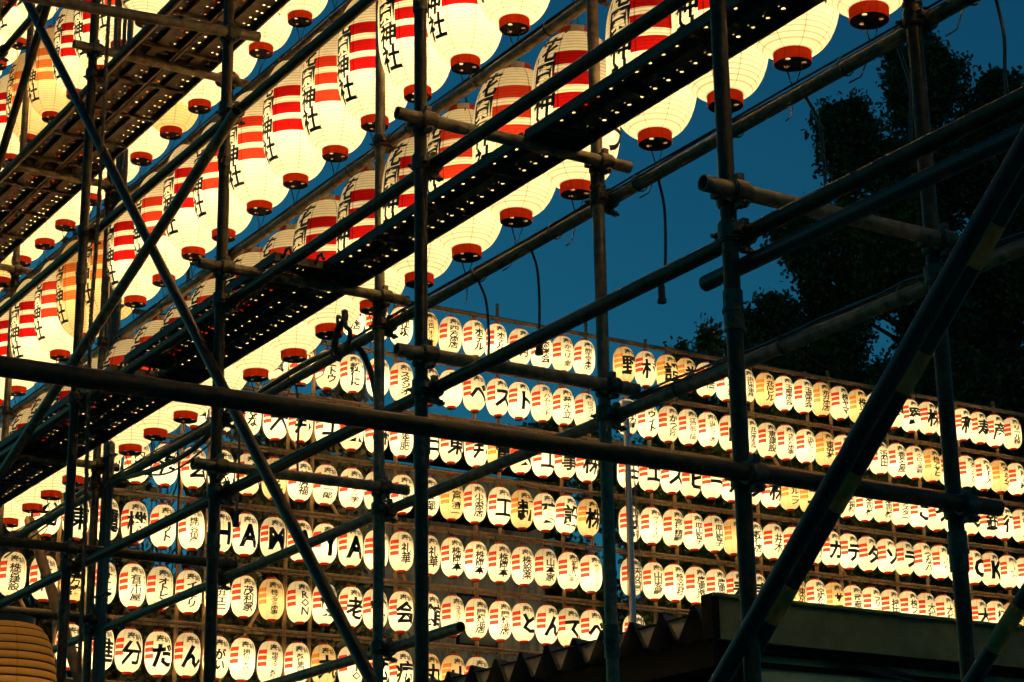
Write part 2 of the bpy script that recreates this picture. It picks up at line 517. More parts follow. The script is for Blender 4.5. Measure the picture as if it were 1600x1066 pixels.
for k in (3, 4, 5):
    plank(3.9, 4.31+1.8*k-0.04, 6.80+Z0, 'perforated steel plank of the topmost deck at the top left corner, %s' % ['first', 'second', 'third'][k-3])

# ================================================================== lanterns
LR, LH = 0.186, 0.585          # radius and height of the paper body
def prof_r(z, R=LR, H=LH, r0=0.066):
    t = min(1.0, abs(z)/(H/2))
    return r0 + (R-r0)*max(0.0, 1-t**3.0)**(1/1.75)
def zfrac(f):
    return LH/2 - f*LH
BANDS = [(zfrac(0.235), zfrac(0.335)), (zfrac(0.385), zfrac(0.485)), (zfrac(0.535), zfrac(0.635))]
A_BAND, W_BAND = math.radians(-67), math.radians(30)

def body_meshes(n, nz, pap, red, hoops=False):
    """paper shade with openings where the red bands sit, and the three band meshes"""
    zs = sorted(set([round(-LH/2 + LH*(0.5-0.5*math.cos(PI*i/nz)), 5) for i in range(nz+1)] + [round(z, 5) for bnd in BANDS for z in bnd]))
    clean = [zs[0]]
    marks = [round(z, 5) for bnd in BANDS for z in bnd]
    for z in zs[1:]:
        if z - clean[-1] < 0.004:
            if z in marks:
                clean[-1] = z
            continue
        clean.append(z)
    zs = clean
    da = 2*PI/n
    nb = max(2, round(2*W_BAND/da))
    a_start = A_BAND - nb*da/2
    def P(i, z):
        a = a_start + i*da
        rr = prof_r(z)
        return (rr*math.sin(a), -rr*math.cos(a), z)
    shade = MB(); bands = [MB() for _ in BANDS]
    vs = [P(i, z) for z in zs for i in range(n)]
    sf = []; bf = [[], [], []]
    for j in range(len(zs)-1):
        zm = (zs[j]+zs[j+1])/2
        w = None
        for bi, (zt, zb) in enumerate(BANDS):
            if zb < zm < zt:
                w = bi
        for i in range(n):
            f = (j*n+i, j*n+(i+1) % n, (j+1)*n+(i+1) % n, (j+1)*n+i)
            if w is not None and i < nb:
                bf[w].append(f)
            else:
                sf.append(f)
    def pack(fs, name, m_):
        used = sorted({i for f in fs for i in f}); mp = {k: q for q, k in enumerate(used)}
        b_ = MB(); b_.add([vs[i] for i in used], [tuple(mp[i] for i in f) for f in fs])
        me = b_.mesh(name, m_)
        return me
    out = [pack(sf, 'paper_shade', pap)] + [pack(x, 'red_band', red) for x in bf]
    # analytic normals so that the cut edges do not show
    return out

def ring_mesh(r, h, holes=True, n=24, z0=0.0, down=True):
    """lacquered hoop with a board closing it, three holes in the board"""
    bm = bmesh.new()
    zb = z0-h if down else z0+h
    pr = [(r*0.98, z0), (r, z0-0.004 if down else z0+0.004), (r, zb+0.003 if down else zb-0.003), (r*0.97, zb)]
    rings = [[bm.verts.new((rr*math.sin(2*PI*i/n), -rr*math.cos(2*PI*i/n), z)) for i in range(n)] for rr, z in pr]
    for j in range(3):
        for i in range(n):
            bm.faces.new((rings[j][i], rings[j][(i+1) % n], rings[j+1][(i+1) % n], rings[j+1][i]))
    # board, set up inside the hoop
    zc = zb + (0.006 if down else -0.006)
    rr = r*0.93
    rim = [bm.verts.new((rr*math.sin(2*PI*i/n), -rr*math.cos(2*PI*i/n), zc)) for i in range(n)]
    inn = [bm.verts.new((rr*math.sin(2*PI*i/n), -rr*math.cos(2*PI*i/n), zb)) for i in range(n)]
    for i in range(n):
        bm.faces.new((rings[3][i], rings[3][(i+1) % n], inn[(i+1) % n], inn[i]))
        bm.faces.new((inn[i], inn[(i+1) % n], rim[(i+1) % n], rim[i]))
    es = [bm.edges.get((rim[i], rim[(i+1) % n])) for i in range(n)]
    if holes:
        for k in range(3):
            a = 2*PI*k/3 + 0.5
            cx, cy = r*0.58*math.sin(a), -r*0.58*math.cos(a)
            vv = [bm.verts.new((cx+r*0.15*math.cos(2*PI*q/8), cy+r*0.15*math.sin(2*PI*q/8), zc)) for q in range(8)]
            es += [bm.edges.new((vv[q], vv[(q+1) % 8])) for q in range(8)]
    bmesh.ops.triangle_fill(bm, edges=es, use_beauty=True)
    bmesh.ops.recalc_face_normals(bm, faces=bm.faces)
    LIN = set()
    if holes:
        pass
    me = bpy.data.meshes.new('bottom_ring' if down else 'top_ring')
    bm.to_mesh(me); bm.free()
    me.materials.append(M_ringskin if down else M_ring)
    me.materials.append(M_lining)
    me.materials.append(M_board)
    for p in me.polygons:
        if down and p.index >= 3*n:
            p.material_index = 2
    if holes:
        for p in me.polygons:
            if p.index in LIN:
                p.material_index = 1
    return me

RH = 0.041
BANDS_WALL = BANDS
BANDS = [(zfrac(a), zfrac(b)) for a, b in ((0.20, 0.295), (0.345, 0.44), (0.49, 0.585))]
S_LOW = body_meshes(48, 26, M_paper, M_red)
S_LOW_MID = body_meshes(48, 26, M_paper, M_red_mid)
S_LOW_OLD = body_meshes(48, 26, M_paper_old, M_red_old)
BANDS = [(a-0.115*LH, b_-0.115*LH) for a, b_ in BANDS]
S_NEAR = body_meshes(48, 26, M_paper, M_red)
S_NEAR_MID = body_meshes(48, 26, M_paper, M_red_mid)
S_NEAR_OLD = body_meshes(48, 26, M_paper_old, M_red_old)
BANDS = BANDS_WALL
S_WALL = body_meshes(27, 16, M_paper_wall, M_redw)
S_WALL_OLD = body_meshes(27, 16, M_paper_wall_old, M_redw_old)
ME_RB = ring_mesh(0.069, RH, True, 24, -LH/2+0.004, True)
ME_RT = ring_mesh(0.072, RH*0.8, False, 24, LH/2-0.004, False)
ME_RBW = ring_mesh(0.069, RH, False, 14, -LH/2+0.004, True)
ME_RTW = ring_mesh(0.072, RH*0.8, False, 14, LH/2-0.004, False)
q = MB()
for k in range(-2, 3):
    a0, a1 = math.radians(-58+k*9-4.5), math.radians(-58+k*9+4.5)
    rr = 0.0745
    q.add([(rr*math.sin(a0), -rr*math.cos(a0), LH/2+0.004), (rr*math.sin(a1), -rr*math.cos(a1), LH/2+0.004), (rr*math.sin(a1), -rr*math.cos(a1), LH/2+0.027), (rr*math.sin(a0), -rr*math.cos(a0), LH/2+0.027)], [(0, 1, 2, 3)])
ME_TAG = q.mesh('number_tag', M_tag)
q = MB()
q.path([(-0.04, 0, LH/2+RH*0.7), (-0.03, 0, LH/2+RH+0.05), (0, 0, LH/2+RH+0.085), (0.03, 0, LH/2+RH+0.05), (0.04, 0, LH/2+RH*0.7)], 0.003, 5)
ME_LOOP = q.mesh('hanging_loop', M_wire)
q = MB()
q.path([(0.0, 0.03, -LH/2-RH+0.01), (0.006, 0.01, -LH/2-RH-0.06), (-0.008, 0.0, -LH/2-RH-0.11), (-0.05, 0.0, -LH/2-RH-0.19), (-0.10, 0, -LH/2-RH-0.22)], 0.0028, 5)
q.path([(0.02, -0.03, -LH/2-RH+0.01), (0.018, -0.01, -LH/2-RH-0.04), (-0.006, 0.0, -LH/2-RH-0.10)], 0.002, 5)
ME_TIE = q.mesh('tie_wire', M_wire)
q = MB()
q.path([(0, 0, -LH/2-RH+0.01), (0.004, 0, -LH/2-RH-0.10)], 0.003, 4)
q.path([(0, 0, LH/2+RH*0.6), (0.0, 0.0, LH/2+RH+0.09)], 0.004, 4)
ME_CORDW = q.mesh('cord', M_wire)

def bulb_data(w, name, col=(1.0, 0.745, 0.39)):
    d = bpy.data.lights.new(name, 'POINT')
    d.energy = w
    d.color = col
    d.shadow_soft_size = 0.03
    return d
BULBS_NEAR = [bulb_data(BULB_W*s, 'bulb') for s in (0.85, 1.0, 1.12)]
BULB_NEAR_OLD = bulb_data(BULB_W*0.62, 'bulb')
BULBS_WALL = [bulb_data(BULB_WALL_W*s, 'bulb', (1.0, 0.775, 0.44)) for s in (0.74, 0.86, 0.96, 1.08, 1.2)]
BULB_WALL_OLD = bulb_data(BULB_WALL_W*0.66, 'bulb')

# ---------------------------------------------------------------- lettering
_gl = {}
def glyph(ch, offset, res):
    key = (ch, offset, res)
    if key in _gl:
        return _gl[key]
    c = bpy.data.curves.new('glyph', 'FONT')
    c.body = ch; c.size = 1.0; c.resolution_u = res; c.offset = offset
    o = bpy.data.objects.new('glyph', c)
    me = bpy.data.meshes.new_from_object(o)
    bm = bmesh.new(); bm.from_mesh(me)
    bpy.data.meshes.remove(me); bpy.data.objects.remove(o); bpy.data.curves.remove(c)
    if bm.verts:
        xs = [v.co.x for v in bm.verts]; ys = [v.co.y for v in bm.verts]
        cx = 0.5 if ord(ch) > 0x2fff or ch == '☆' or ch == '★' else (min(xs)+max(xs))/2
        cy = 0.38 if ord(ch) > 0x2fff else (min(ys)+max(ys))/2
        for v in bm.verts:
            v.co.x -= cx; v.co.y -= cy; v.co.z = 0
        for ax, lim in (((1, 0, 0), (-0.3, -0.1, 0.1, 0.3)), ((0, 1, 0), (-0.25, 0, 0.25))):
            for d_ in lim:
                gm = list(bm.verts)+list(bm.edges)+list(bm.faces)
                bmesh.ops.bisect_plane(bm, geom=gm, plane_co=Vector(ax)*d_, plane_no=ax)
    bm.verts.index_update()
    vs = [(v.co.x, v.co.y) for v in bm.verts]
    fs = [tuple(v.index for v in f.verts) for f in bm.faces]
    bm.free()
    _gl[key] = (vs, fs)
    return _gl[key]

def write(mb, ch, a, z, s, sx=1.0, offset=0.014, res=1, lift=0.004, turn=0.0, shear=0.0):
    """lay one character on the paper: a = azimuth of its centre, z = height, s = size"""
    if ch == ' ':
        return
    vs, fs = glyph(ch, offset, res)
    ct, st = math.cos(turn), math.sin(turn)
    out = []
    for x, y in vs:
        x += shear*y
        x, y = (x*ct - y*st)*s*sx, (x*st + y*ct)*s
        zz = z + y
        zz = max(-LH/2+0.002, min(LH/2-0.002, zz))
        rr = prof_r(zz) + lift
        aa = a + x/max(0.09, prof_r(zz))
        out.append((rr*math.sin(aa), -rr*math.cos(aa), zz))
    mb.add(out, fs)

SHRINE = '花園神社'
def near_letter_mesh(side, seed, down=0.12):
    rnd = random.Random(seed)
    mb = MB()
    zc = [zfrac(f) for f in (0.165+down, 0.345+down, 0.52+down, 0.695+down)]
    for ch, z in zip(SHRINE, zc):
        write(mb, ch, math.radians(-113+rnd.uniform(-2, 2)), z, 0.110*rnd.uniform(0.96, 1.06), 1.12, 0.026, 3, 0.0035, rnd.uniform(-0.06, 0.02), 0.08)
    n = len(side)
    for i, ch in enumerate(side):
        s = min(0.13, 0.36/n)
        write(mb, ch, math.radians(0), zfrac(0.27+0.56*(i+0.5)/n), s, 1.2, 0.035, 2, 0.0035)
    write(mb, '奉', math.radians(-6), zfrac(0.13), 0.075, 1, 0.014, 1); write(mb, '納', math.radians(24), zfrac(0.13), 0.075, 1, 0.014, 1)
    return mb.mesh('lettering', M_ink, False)
NEAR_TEXT = [near_letter_mesh(s, i) for i, s in enumerate(('クラブ', '海', '商会', '本店', 'ブ', '会', '海老', '商店'))]

LOW_TEXT = [near_letter_mesh(s, 20+i, 0.0) for i, s in enumerate(('クラブ', '海', '会', '商店'))]

def ordinal(n):
    w = ['first', 'second', 'third', 'fourth', 'fifth', 'sixth', 'seventh', 'eighth', 'ninth', 'tenth', 'eleventh', 'twelfth', 'thirteenth', 'fourteenth', 'fifteenth', 'sixteenth', 'seventeenth', 'eighteenth', 'nineteenth', 'twentieth', 'twenty-first', 'twenty-second', 'twenty-third', 'twenty-fourth']
    return w[n]

GN = 'large shrine lanterns hanging from the scaffold'
def near_lantern(x, y, z, lab, old=False, rz=math.radians(30), idx=0, low=False):
    t = thing('paper_lantern', lab, 'lantern', (x, y, z), rz, GN)
    S = ((S_LOW_OLD, S_LOW_MID, S_LOW) if low else (S_NEAR_OLD, S_NEAR_MID, S_NEAR))[0 if old else (1 if random.random() < 0.3 else 2)]
    t.rotation_euler = (random.uniform(-0.03, 0.03), random.uniform(-0.03, 0.03), rz)
    k_ = random.uniform(0.975, 1.02)
    t.scale = (k_, k_*random.uniform(0.985, 1.015), 1.135*random.uniform(0.985, 1.015))
    put('paper_shade', S[0], t)
    for me in S[1:]:
        put('red_band', me, t)
    put('bottom_ring', ME_RB, t); tr_ = put('top_ring', ME_RT, t); put('number_tag', ME_TAG, tr_)
    tx = LOW_TEXT if low else NEAR_TEXT
    put('lettering', tx[idx % len(tx)], t)
    put('hanging_loop', ME_LOOP, t)
    put('tie_wire', ME_TIE, t, rot=(0, 0, random.uniform(-0.6, 0.6)))
    put('bulb', BULB_NEAR_OLD if old else BULBS_NEAR[idx % 3], t, (0.0, 0.0, -0.1))
    return t

XL = 4.43
PITCH = 0.4447
old_set = {(1, 16), (1, 17), (3, 19), (3, 20), (2, 21), (2, 14)}
for k, (j0, j1, rown) in enumerate(((-1, 22, 'lowest'), (4, 22, 'second lowest'), (9, 23, 'third lowest'), (14, 24, 'topmost'), (19, 25, 'highest corner'))):
    zc = 3.160 + 0.965*k + 0.380 + Z0
    for j in range(j0, j1):
        y = 4.68 + PITCH*j - (0.09 if k == 0 and 0 < j < 4 else 0) + random.uniform(-0.025, 0.025)
        z = zc + random.uniform(-0.014, 0.014) - (0.045 if k == 1 and j <= 6 else 0)
        old = (k, j) in old_set
        near_lantern(XL + random.uniform(-0.012, 0.012), y, z,
                     'large %s lantern in the %s row of near scaffold, %s from right end' % ('yellowed' if old else 'white', rown, ordinal(j-j0)),
                     old, math.radians(30 + random.uniform(-5, 5)), j*3+k*5, k == 0)

# the four lower rows run on past the right of the picture, along the rest of the rack
for k, (jend, rown) in enumerate(((-1, 'lowest'), (4, 'second lowest'), (9, 'third lowest'))):
    for j in range(-10, jend):
        near_lantern(XL, 4.68 + PITCH*j, 3.160 + 0.965*k + 0.380 + Z0, 'large white lantern in the %s near row, %s beyond the right of view' % (rown, ordinal(jend-1-j)),
                     False, math.radians(30 + random.uniform(-5, 5)), j*3+k*5, k == 0)

# ================================================================== far wall of small lanterns
YW = 28.0
ZROW = lambda n: 12.18 - 0.952*(n-1)
XA = lambda j: 11.07 + 0.4525*j
XB = lambda j: 16.10 + 0.45*j
XC = lambda j: 20.12 + 0.4515*j
# text tables: panel -> row -> {column: text};  '*' after a text marks faded, yellowed paper
TXT = {
 'A': {
  1: {7: 'ニュー', 8: '上野店', 9: '正木', 10: '赤坂'},
  2: {4: 'スキ', 5: '写真', 6: '印刷店', 7: 'ニトウ', 8: '新宿に', 9: '鶴グラフイン', 10: 'スタジオ'},
  3: {-1: '松', 0: '内山勝', 1: '大海', 2: '玄', 3: 'けんか', 4: 'しな', 5: '大', 6: '邦', 7: '工', 8: '業', 9: '株', 10: '和幸肥'},
  4: {-2: '納', -1: '亮', 0: '内山勝', 1: '海', 2: '玄', 3: 'すんか', 4: '次', 5: 'ホテル*', 6: '柿原福', 7: '中島一郎', 8: 'セミナー学', 9: '社', 10: '大東京信'},
  5: {-4: '大', -3: '分', -2: '東', -1: '電', 0: '機', 1: 'ケット', 2: '株四谷恒産', 3: 'H', 4: 'A', 5: 'M', 6: 'A', 7: 'Y', 8: 'A', 9: '礼華', 10: '礼華'},
  6: {-5: '木', -4: '株宮建設', -3: '新宿', -2: '三万磨*', -1: 'オトレン', 0: '有早川屋', 1: 'オトレン', 2: 'インテリ', 3: '坂井エニ', 4: '茂利家', 5: '株フタミ商事*', 6: 'RON', 7: '飴', 8: '老', 9: '鶴', 10: '会'},
  7: {-2: 'えつ', -1: '進', 0: '分', 1: 'だ', 2: 'ん', 3: 'がい', 4: '損保ジャパン', 5: '銀座スター新宿', 6: '新宿専門店会', 7: '丸*', 8: 'OIO', 9: '広', 10: '病'},
 },
 'B': {
  1: {0: '三色鳳ホテル*', 1: '四方商店', 2: 'ホテル', 3: 'ホテル三', 4: 'と月', 5: '商栄会', 6: 'かっぱ食堂', 7: '熊生堂本店'},
  2: {0: '大', 1: ' ', 2: 'ベ', 3: 'ス', 4: 'ト', 5: 'ハムレット', 6: '菊水立', 7: 'ロココシーナ'},
  3: {0: '日', 1: '東', 2: '邦', 3: '電*', 4: '気', 5: '工', 6: '事', 7: '株'},
  4: {0: '吉三郎', 1: '宮尾清二*', 2: '小浜商店', 3: '工', 4: '新*', 5: '建', 6: '設', 7: '株*'},
  5: {0: '礼華', 1: '株岡本', 2: '株岡本', 3: '株岡本', 4: '株設楽', 5: '山本家', 6: '#初雁', 7: 'サンドフルール'},
  6: {0: '館', 1: 'ユミクリニック', 2: '関根油店', 3: '関根油店', 4: 'と', 5: 'ん', 6: 'て', 7: 'べ'},
  7: {0: '丸*', 1: '山*', 2: '木'},
 },
 'C': {
  1: {0: '野*', 1: '村', 2: '證*', 3: '券*', 4: '本店', 5: '中村会', 6: '浜田商事株', 7: '花園ビル*', 8: '玉屋商会', 9: '玉屋商会', 10: '荒井商店*', 11: '株ヤマ', 12: '株米*', 13: '和', 14: '産', 15: '羅', 16: '株', 17: '玉', 18: '和', 19: '寿', 20: '産', 21: 'リール株'},
  2: {0: 'あいカ町', 1: 'ウィト', 2: 'かつ幣', 3: '江戸前三信', 4: '山崎たばこ店', 5: '山', 6: '花園商友会', 7: '恵建設', 8: 'さわだ商事', 9: '浜野タバコ', 10: '東荘*', 11: '東荘', 12: '浜', 13: '浜田', 14: '香名屋', 15: 'クロエ美容', 16: '株アサヒ*', 17: '大', 18: 'RUIDO', 19: 'REX', 20: 'ReNY*', 21: 'RiM'},
  3: {0: '白', 1: 'エ', 2: 'ス', 3: 'ビ', 4: 'ー', 5: 'ル', 6: 'ク', 7: '株', 8: 'グループ*', 9: '二*', 10: '三', 11: '王天葉根', 12: '寿司林', 13: '寿司林', 14: 'タスター', 15: 'こ', 16: 'つ', 17: '大', 18: 'し', 19: '銀', 20: '行', 21: '株コス'},
  4: {0: '平原和雄', 1: 'ヴィンチェロ', 2: '宮城靖嗣', 3: '皿山智子', 4: '皿山智子', 5: ' *', 6: '新宿店', 7: '井木', 8: '森', 9: '活力', 10: 'ガ', 11: 'デ', 12: 'タ', 13: 'ソ', 14: 'ラ', 15: 'つなハ', 16: '☆', 17: 'R', 18: 'C', 19: 'K', 20: '☆', 21: '○'},
  5: {0: '天女園', 1: '山田安嗣', 2: '株文芸社', 3: '度恵萍', 4: '度恵萍', 5: '寿', 6: '寿', 7: '末', 8: '東京壱*', 9: '空調保全', 10: 'サー*', 11: '武蔵野', 12: 'フリース', 13: '持田', 14: '株フシ', 15: '大槻', 16: '大槻', 17: ' *', 18: '大', 19: '樫文', 20: '芹干*', 21: '木*'},
  6: {0: '玉'},
 },
}
def wall_letters(text):
    mb = MB(); red = None
    write(mb, '奉', math.radians(-8), zfrac(0.195), 0.122, 1.0, 0.024, 1); write(mb, '納', math.radians(27), zfrac(0.2), 0.095, 1, 0.016, 1)
    txt = text.rstrip('*')
    if txt.startswith('#'):
        red = MB()
        for i, ch in enumerate(txt[1:]):
            write(red, ch, math.radians(0), zfrac(0.36+0.17*i), 0.125, 1, 0.022, 1)
        for dx in (-28, 0, 28):
            write(mb, '★', math.radians(dx), zfrac(0.67), 0.06, 1, 0, 1)
        for dx, ch in ((-20, '歯'), (18, 'お')):
            write(mb, ch, math.radians(dx), zfrac(0.78), 0.085, 1, 0.014, 1)
        return mb, red
    n = len(txt)
    if n == 1:
        latin = ord(txt) < 0x250
        star = txt in '☆○'
        s = 0.43 if latin else (0.25 if star else 0.34)
        write(mb, txt, math.radians(4), zfrac(0.57), s, 0.85 if latin else 0.95, 0.0 if star else (0.028 if ord(txt) > 0x4dff else 0.042), 2 if latin else 1)
    elif all(ord(c_) < 0x250 for c_ in txt):
        for i, ch in enumerate(txt):
            write(mb, ch, math.radians(4), zfrac(0.27+0.6*(i+0.5)/n), min(0.15, 0.62/n), 1.2, 0.02, 1, turn=-PI/2 if n > 3 else 0)
    else:
        span = 0.60 if n > 2 else 0.5
        top = 0.30 if n > 2 else 0.34
        s = min(0.18, span*LH/n*1.16)
        for i, ch in enumerate(txt):
            write(mb, ch, math.radians(-3), zfrac(top + span*(i+0.5)/n), s, min(1.75, max(1.0, 0.165/s)), (0.024 if ord(ch) > 0x4dff else 0.038) if s > 0.085 else 0.02, 1, shear=0.05)
        if n in (3, 4) and sum(map(ord, txt)) % 3 == 0:   # a narrow second column of small characters
            for i, ch in enumerate(txt):
                write(mb, ch, math.radians(40), zfrac(0.28+0.5*(i+0.5)/n), 0.05, 1.0, 0.008, 1)
    return mb, None

def feature(txt):
    t_ = txt.rstrip('*')
    if t_.startswith('#'):
        return 'with red characters and stars'
    if t_ == ' ':
        return 'without any name'
    if t_ == '☆':
        return 'with a star outline'
    if t_ == '○':
        return 'with a circle'
    if len(t_) == 1:
        return 'with bold letter %s' % t_ if ord(t_) < 0x250 else 'with one bold character'
    if all(ord(c_) < 0x250 for c_ in t_):
        return 'with Roman letters'
    return 'with %s characters' % ({2: 'two', 3: 'three', 4: 'four', 5: 'five', 6: 'six', 7: 'seven'}[len(t_)])
GW = 'small lanterns on the far lantern wall'
_lm = {}
def wall_lantern(x, z, txt, lab, idx):
    old = txt.endswith('*')
    t = thing('paper_lantern', lab, 'lantern', (x, YW + random.uniform(-0.015, 0.015), z), math.radians(random.uniform(-8, 2)), GW)
    t.scale = (1.05*random.uniform(0.98, 1.02), 1.05, 1.06*random.uniform(0.985, 1.015))
    t.rotation_euler = (random.uniform(-0.035, 0.035), random.uniform(-0.035, 0.035), t.rotation_euler[2])
    S = S_WALL_OLD if old else S_WALL
    put('paper_shade', S[0], t)
    for me in S[1:]:
        put('red_band', me, t)
    put('bottom_ring', ME_RBW, t); put('top_ring', ME_RTW, t); put('cord', ME_CORDW, t)
    if txt.rstrip('*') not in _lm:
        a_, b_ = wall_letters(txt)
        _lm[txt.rstrip('*')] = (a_.mesh('lettering', M_ink, False), b_.mesh('red_lettering', M_redink, False) if b_ else None)
    l1, l2 = _lm[txt.rstrip('*')]
    put('lettering', l1, t)
    if l2:
        put('red_lettering', l2, t)
    put('bulb', BULB_WALL_OLD if old else BULBS_WALL[idx % 5], t, (0.0, 0.0, -0.075))
PN = {'A': 'left', 'B': 'middle', 'C': 'right'}
for pn, XX in (('A', XA), ('B', XB), ('C', XC)):
    for row, cols in TXT[pn].items():
        ks = sorted(cols)
        for j in ks:
            ref = ks[-1] if pn == 'A' else 0
            if pn == 'A':
                pos = '%s from right' % ordinal(10-j)
            else:
                pos = '%s from left' % ordinal(j)
            rw = 'top row' if row == 1 else '%s row' % ordinal(row-1)
            txt = cols[j]
            lab = '%s lantern %s, %s of %s wall panel, %s' % ('yellowed' if txt.endswith('*') else 'white', feature(txt), rw, PN[pn], pos)
            wall_lantern(XX(j) + random.uniform(-0.012, 0.012), ZROW(row) + random.uniform(-0.012, 0.012), txt, lab, j*7+row*3)

# --- the bamboo rack that carries them
rack_h = 'level bamboo rails of the far lantern wall'
def bamboo(name, a, bb, r, lab, group, node=0.32):
    a = Vector(a); bb = Vector(bb); d = bb-a; L_ = d.length; d.normalize()
    t = thing(name, lab, 'bamboo pole', a, 0, group)
    q = MB(); n = max(2, int(L_/node)); pts = []; rad = []
    for i in range(n+1):
        s = L_*i/n
        for ds, k_ in ((-0.012, 1.0), (0.0, 1.14), (0.012, 1.0)):
            if 0 <= s+ds <= L_:
                pts.append(d*(s+ds)); rad.append(r*k_*(1-0.15*s/L_))
    q.path(pts, rad, 8)
    q.build('cane', M_bamboo, t)
    return t, d, L_
for pn, xa, xb, rows in (('left', 8.3, 15.95, range(1, 9)), ('middle', 15.8, 19.72, range(1, 9)), ('right', 19.66, 31.5, range(1, 7))):
    for row in rows:
        z = ZROW(row) + LH/2 + RH + 0.085
        rw = 'top' if row == 1 else ordinal(row-1)
        t, d, L_ = bamboo('bamboo_rail', (xa, YW+0.005, z), (xb, YW+0.005, z), 0.022, 'bamboo rail above the %s lantern row, front one on the %s panel' % (rw, pn), rack_h)
        for i in range(int(L_/0.45)):
            q = MB(); q.tube(d*(0.22+i*0.45)-Vector((0.006, 0, 0)), d*(0.22+i*0.45)+Vector((0.006, 0, 0)), 0.026, n=8, hollow=0.004)
            q.build('binding', M_wire, t)
        bamboo('bamboo_rail', (xa+0.05, YW+0.09, z+0.075), (xb-0.04, YW+0.09, z+0.075), 0.026, 'bamboo rail above the %s lantern row, back one on the %s panel' % (rw, pn), rack_h)
for i, (x, lo, hi) in enumerate(((9.1, 0, 12.9), (10.0, 0, 12.9), (10.42, 0, 12.8), (11.86, 0, 12.8), (12.3, 0, 12.7), (13.62, 0, 12.75), (14.05, 0, 12.85), (15.27, 0, 12.8), (15.62, 0, 12.7), (17.11, 0, 12.75), (17.55, 0, 12.95), (18.81, 0, 12.75), (19.46, 0, 12.95), (20.75, 0, 12.8), (21.25, 0, 12.75), (22.6, 0, 12.7), (23.12, 0, 12.9), (24.4, 0, 12.75), (25.0, 0, 12.85), (26.4, 0, 12.75), (27.2, 0, 12.85), (28.3, 0, 12.7), (29.3, 0, 12.85))):
    bamboo('bamboo_upright', (x, YW+0.17, lo), (x+random.uniform(-0.05, 0.05), YW+0.17, hi), 0.036, 'bamboo upright behind the lantern wall, %s from the left' % ordinal(i), 'uprights of the far lantern wall', 0.5)
for i, (x0, z0, x1, z1) in enumerate(((12.4, 11.9, 14.6, 8.9), (15.0, 9.6, 16.2, 7.2), (21.2, 10.6, 23.0, 7.6), (23.6, 11.0, 26.2, 7.6), (13.3, 7.4, 12.0, 5.0), (9.2, 7.6, 10.6, 5.2))):
    bamboo('bamboo_brace', (x0, YW+0.25, z0), (x1, YW+0.25, z1), 0.03, 'slanting bamboo brace behind the lantern wall, %s from the left' % ['third', 'fourth', 'fifth', 'sixth', 'second', 'first'][i], 'slanting braces of the far lantern wall')

# ================================================================== big tan lantern, bottom left
t = thing('paper_lantern', 'very large dim tan lantern with dark hoops in the bottom left corner', 'lantern', (2.955, 9.05, 2.72))
BR_, BH_ = 0.262, 1.05
q = MB()
prof = []
nh = 28
for i in range(nh*4+1):
    s = i/(nh*4); z = -BH_/2+BH_*s
    tt = abs(2*s-1)
    rr = 0.14 + (BR_-0.14)*max(0, 1-tt**4)**(1/1.8)
    rr += 0.004*abs(math.sin(PI*nh*s))
    prof.append((rr, z))
q.lathe(prof, 40)
q.build('paper_shade', M_tan, t)
for i in range(1, nh):
    q = MB(); rr, z = prof[i*4]
    q.lathe([(rr+0.002*math.cos(a), z+0.0034*math.sin(a)) for a in [2*PI*k/6 for k in range(7)]], 40)
    q.build('hoop', M_wire, t)
q = MB(); q.lathe([(0.12, BH_/2-0.005), (0.15, BH_/2-0.005), (0.152, BH_/2+0.03), (0.12, BH_/2+0.03), (0.12, BH_/2-0.005)], 32); q.build('top_ring', M_hose, t)
put('bulb', bulb_data(7.0, 'bulb'), t, (0, 0, -0.1))  # added lamp that brightens the tan paper from inside

# ================================================================== ropes, cables and bits on the scaffold
def cable(name, pts, r, mt, lab, cat, parts=None, k=8, n=7):
    P = spline(pts, k)
    t = thing(name, lab, cat, tuple(P[0]))
    q = MB(); q.path([p-P[0] for p in P], r, n)
    q.build('cable_run' if mt is not M_rope else 'strand', mt, t)
    return t, P
# twisted rope
P = spline([(3.40, 9.24, 7.3), (3.40, 9.26, 6.56), (3.41, 9.3, 5.34), (3.40, 9.3, 4.82), (3.4, 9.23, 3.55), (3.4, 9.23, 2.2)], 60)
t = thing('rope', 'twisted brown rope hanging down the left side of the scaffold', 'rope', tuple(P[0]))
for s in range(3):
    q = MB(); q.path([p-P[0] + Vector((math.cos(i*0.9+s*2*PI/3), math.sin(i*0.9+s*2*PI/3), 0))*0.0058 for i, p in enumerate(P)], 0.0062, 5)
    q.build('strand', M_rope, t)
# bundle of cables down the far post
t = thing('cable_bundle', 'bundle of parallel cables tied along the fifth far post', 'cable', (4.33, 11.46, 0))
for i in range(7):
    q = MB()
    ox, oy = random.uniform(-0.012, 0.012), -0.06+0.021*i
    q.path(spline([(ox + random.uniform(-0.008, 0.008), oy-0.05 + random.uniform(-0.008, 0.008), z) for z in (9.5, 8.6, 7.6, 6.7, 5.6, 4.8, 3.8, 2.9, 1.5)], 4), 0.0095, 6)
    q.build('cable_strand', M_cable, t)
for z in (3.9, 4.75, 5.7, 6.9):
    q = MB(); q.box((0, -0.045, z), (0.05, 0.17, 0.012)); q.build('tie', M_wire, t)
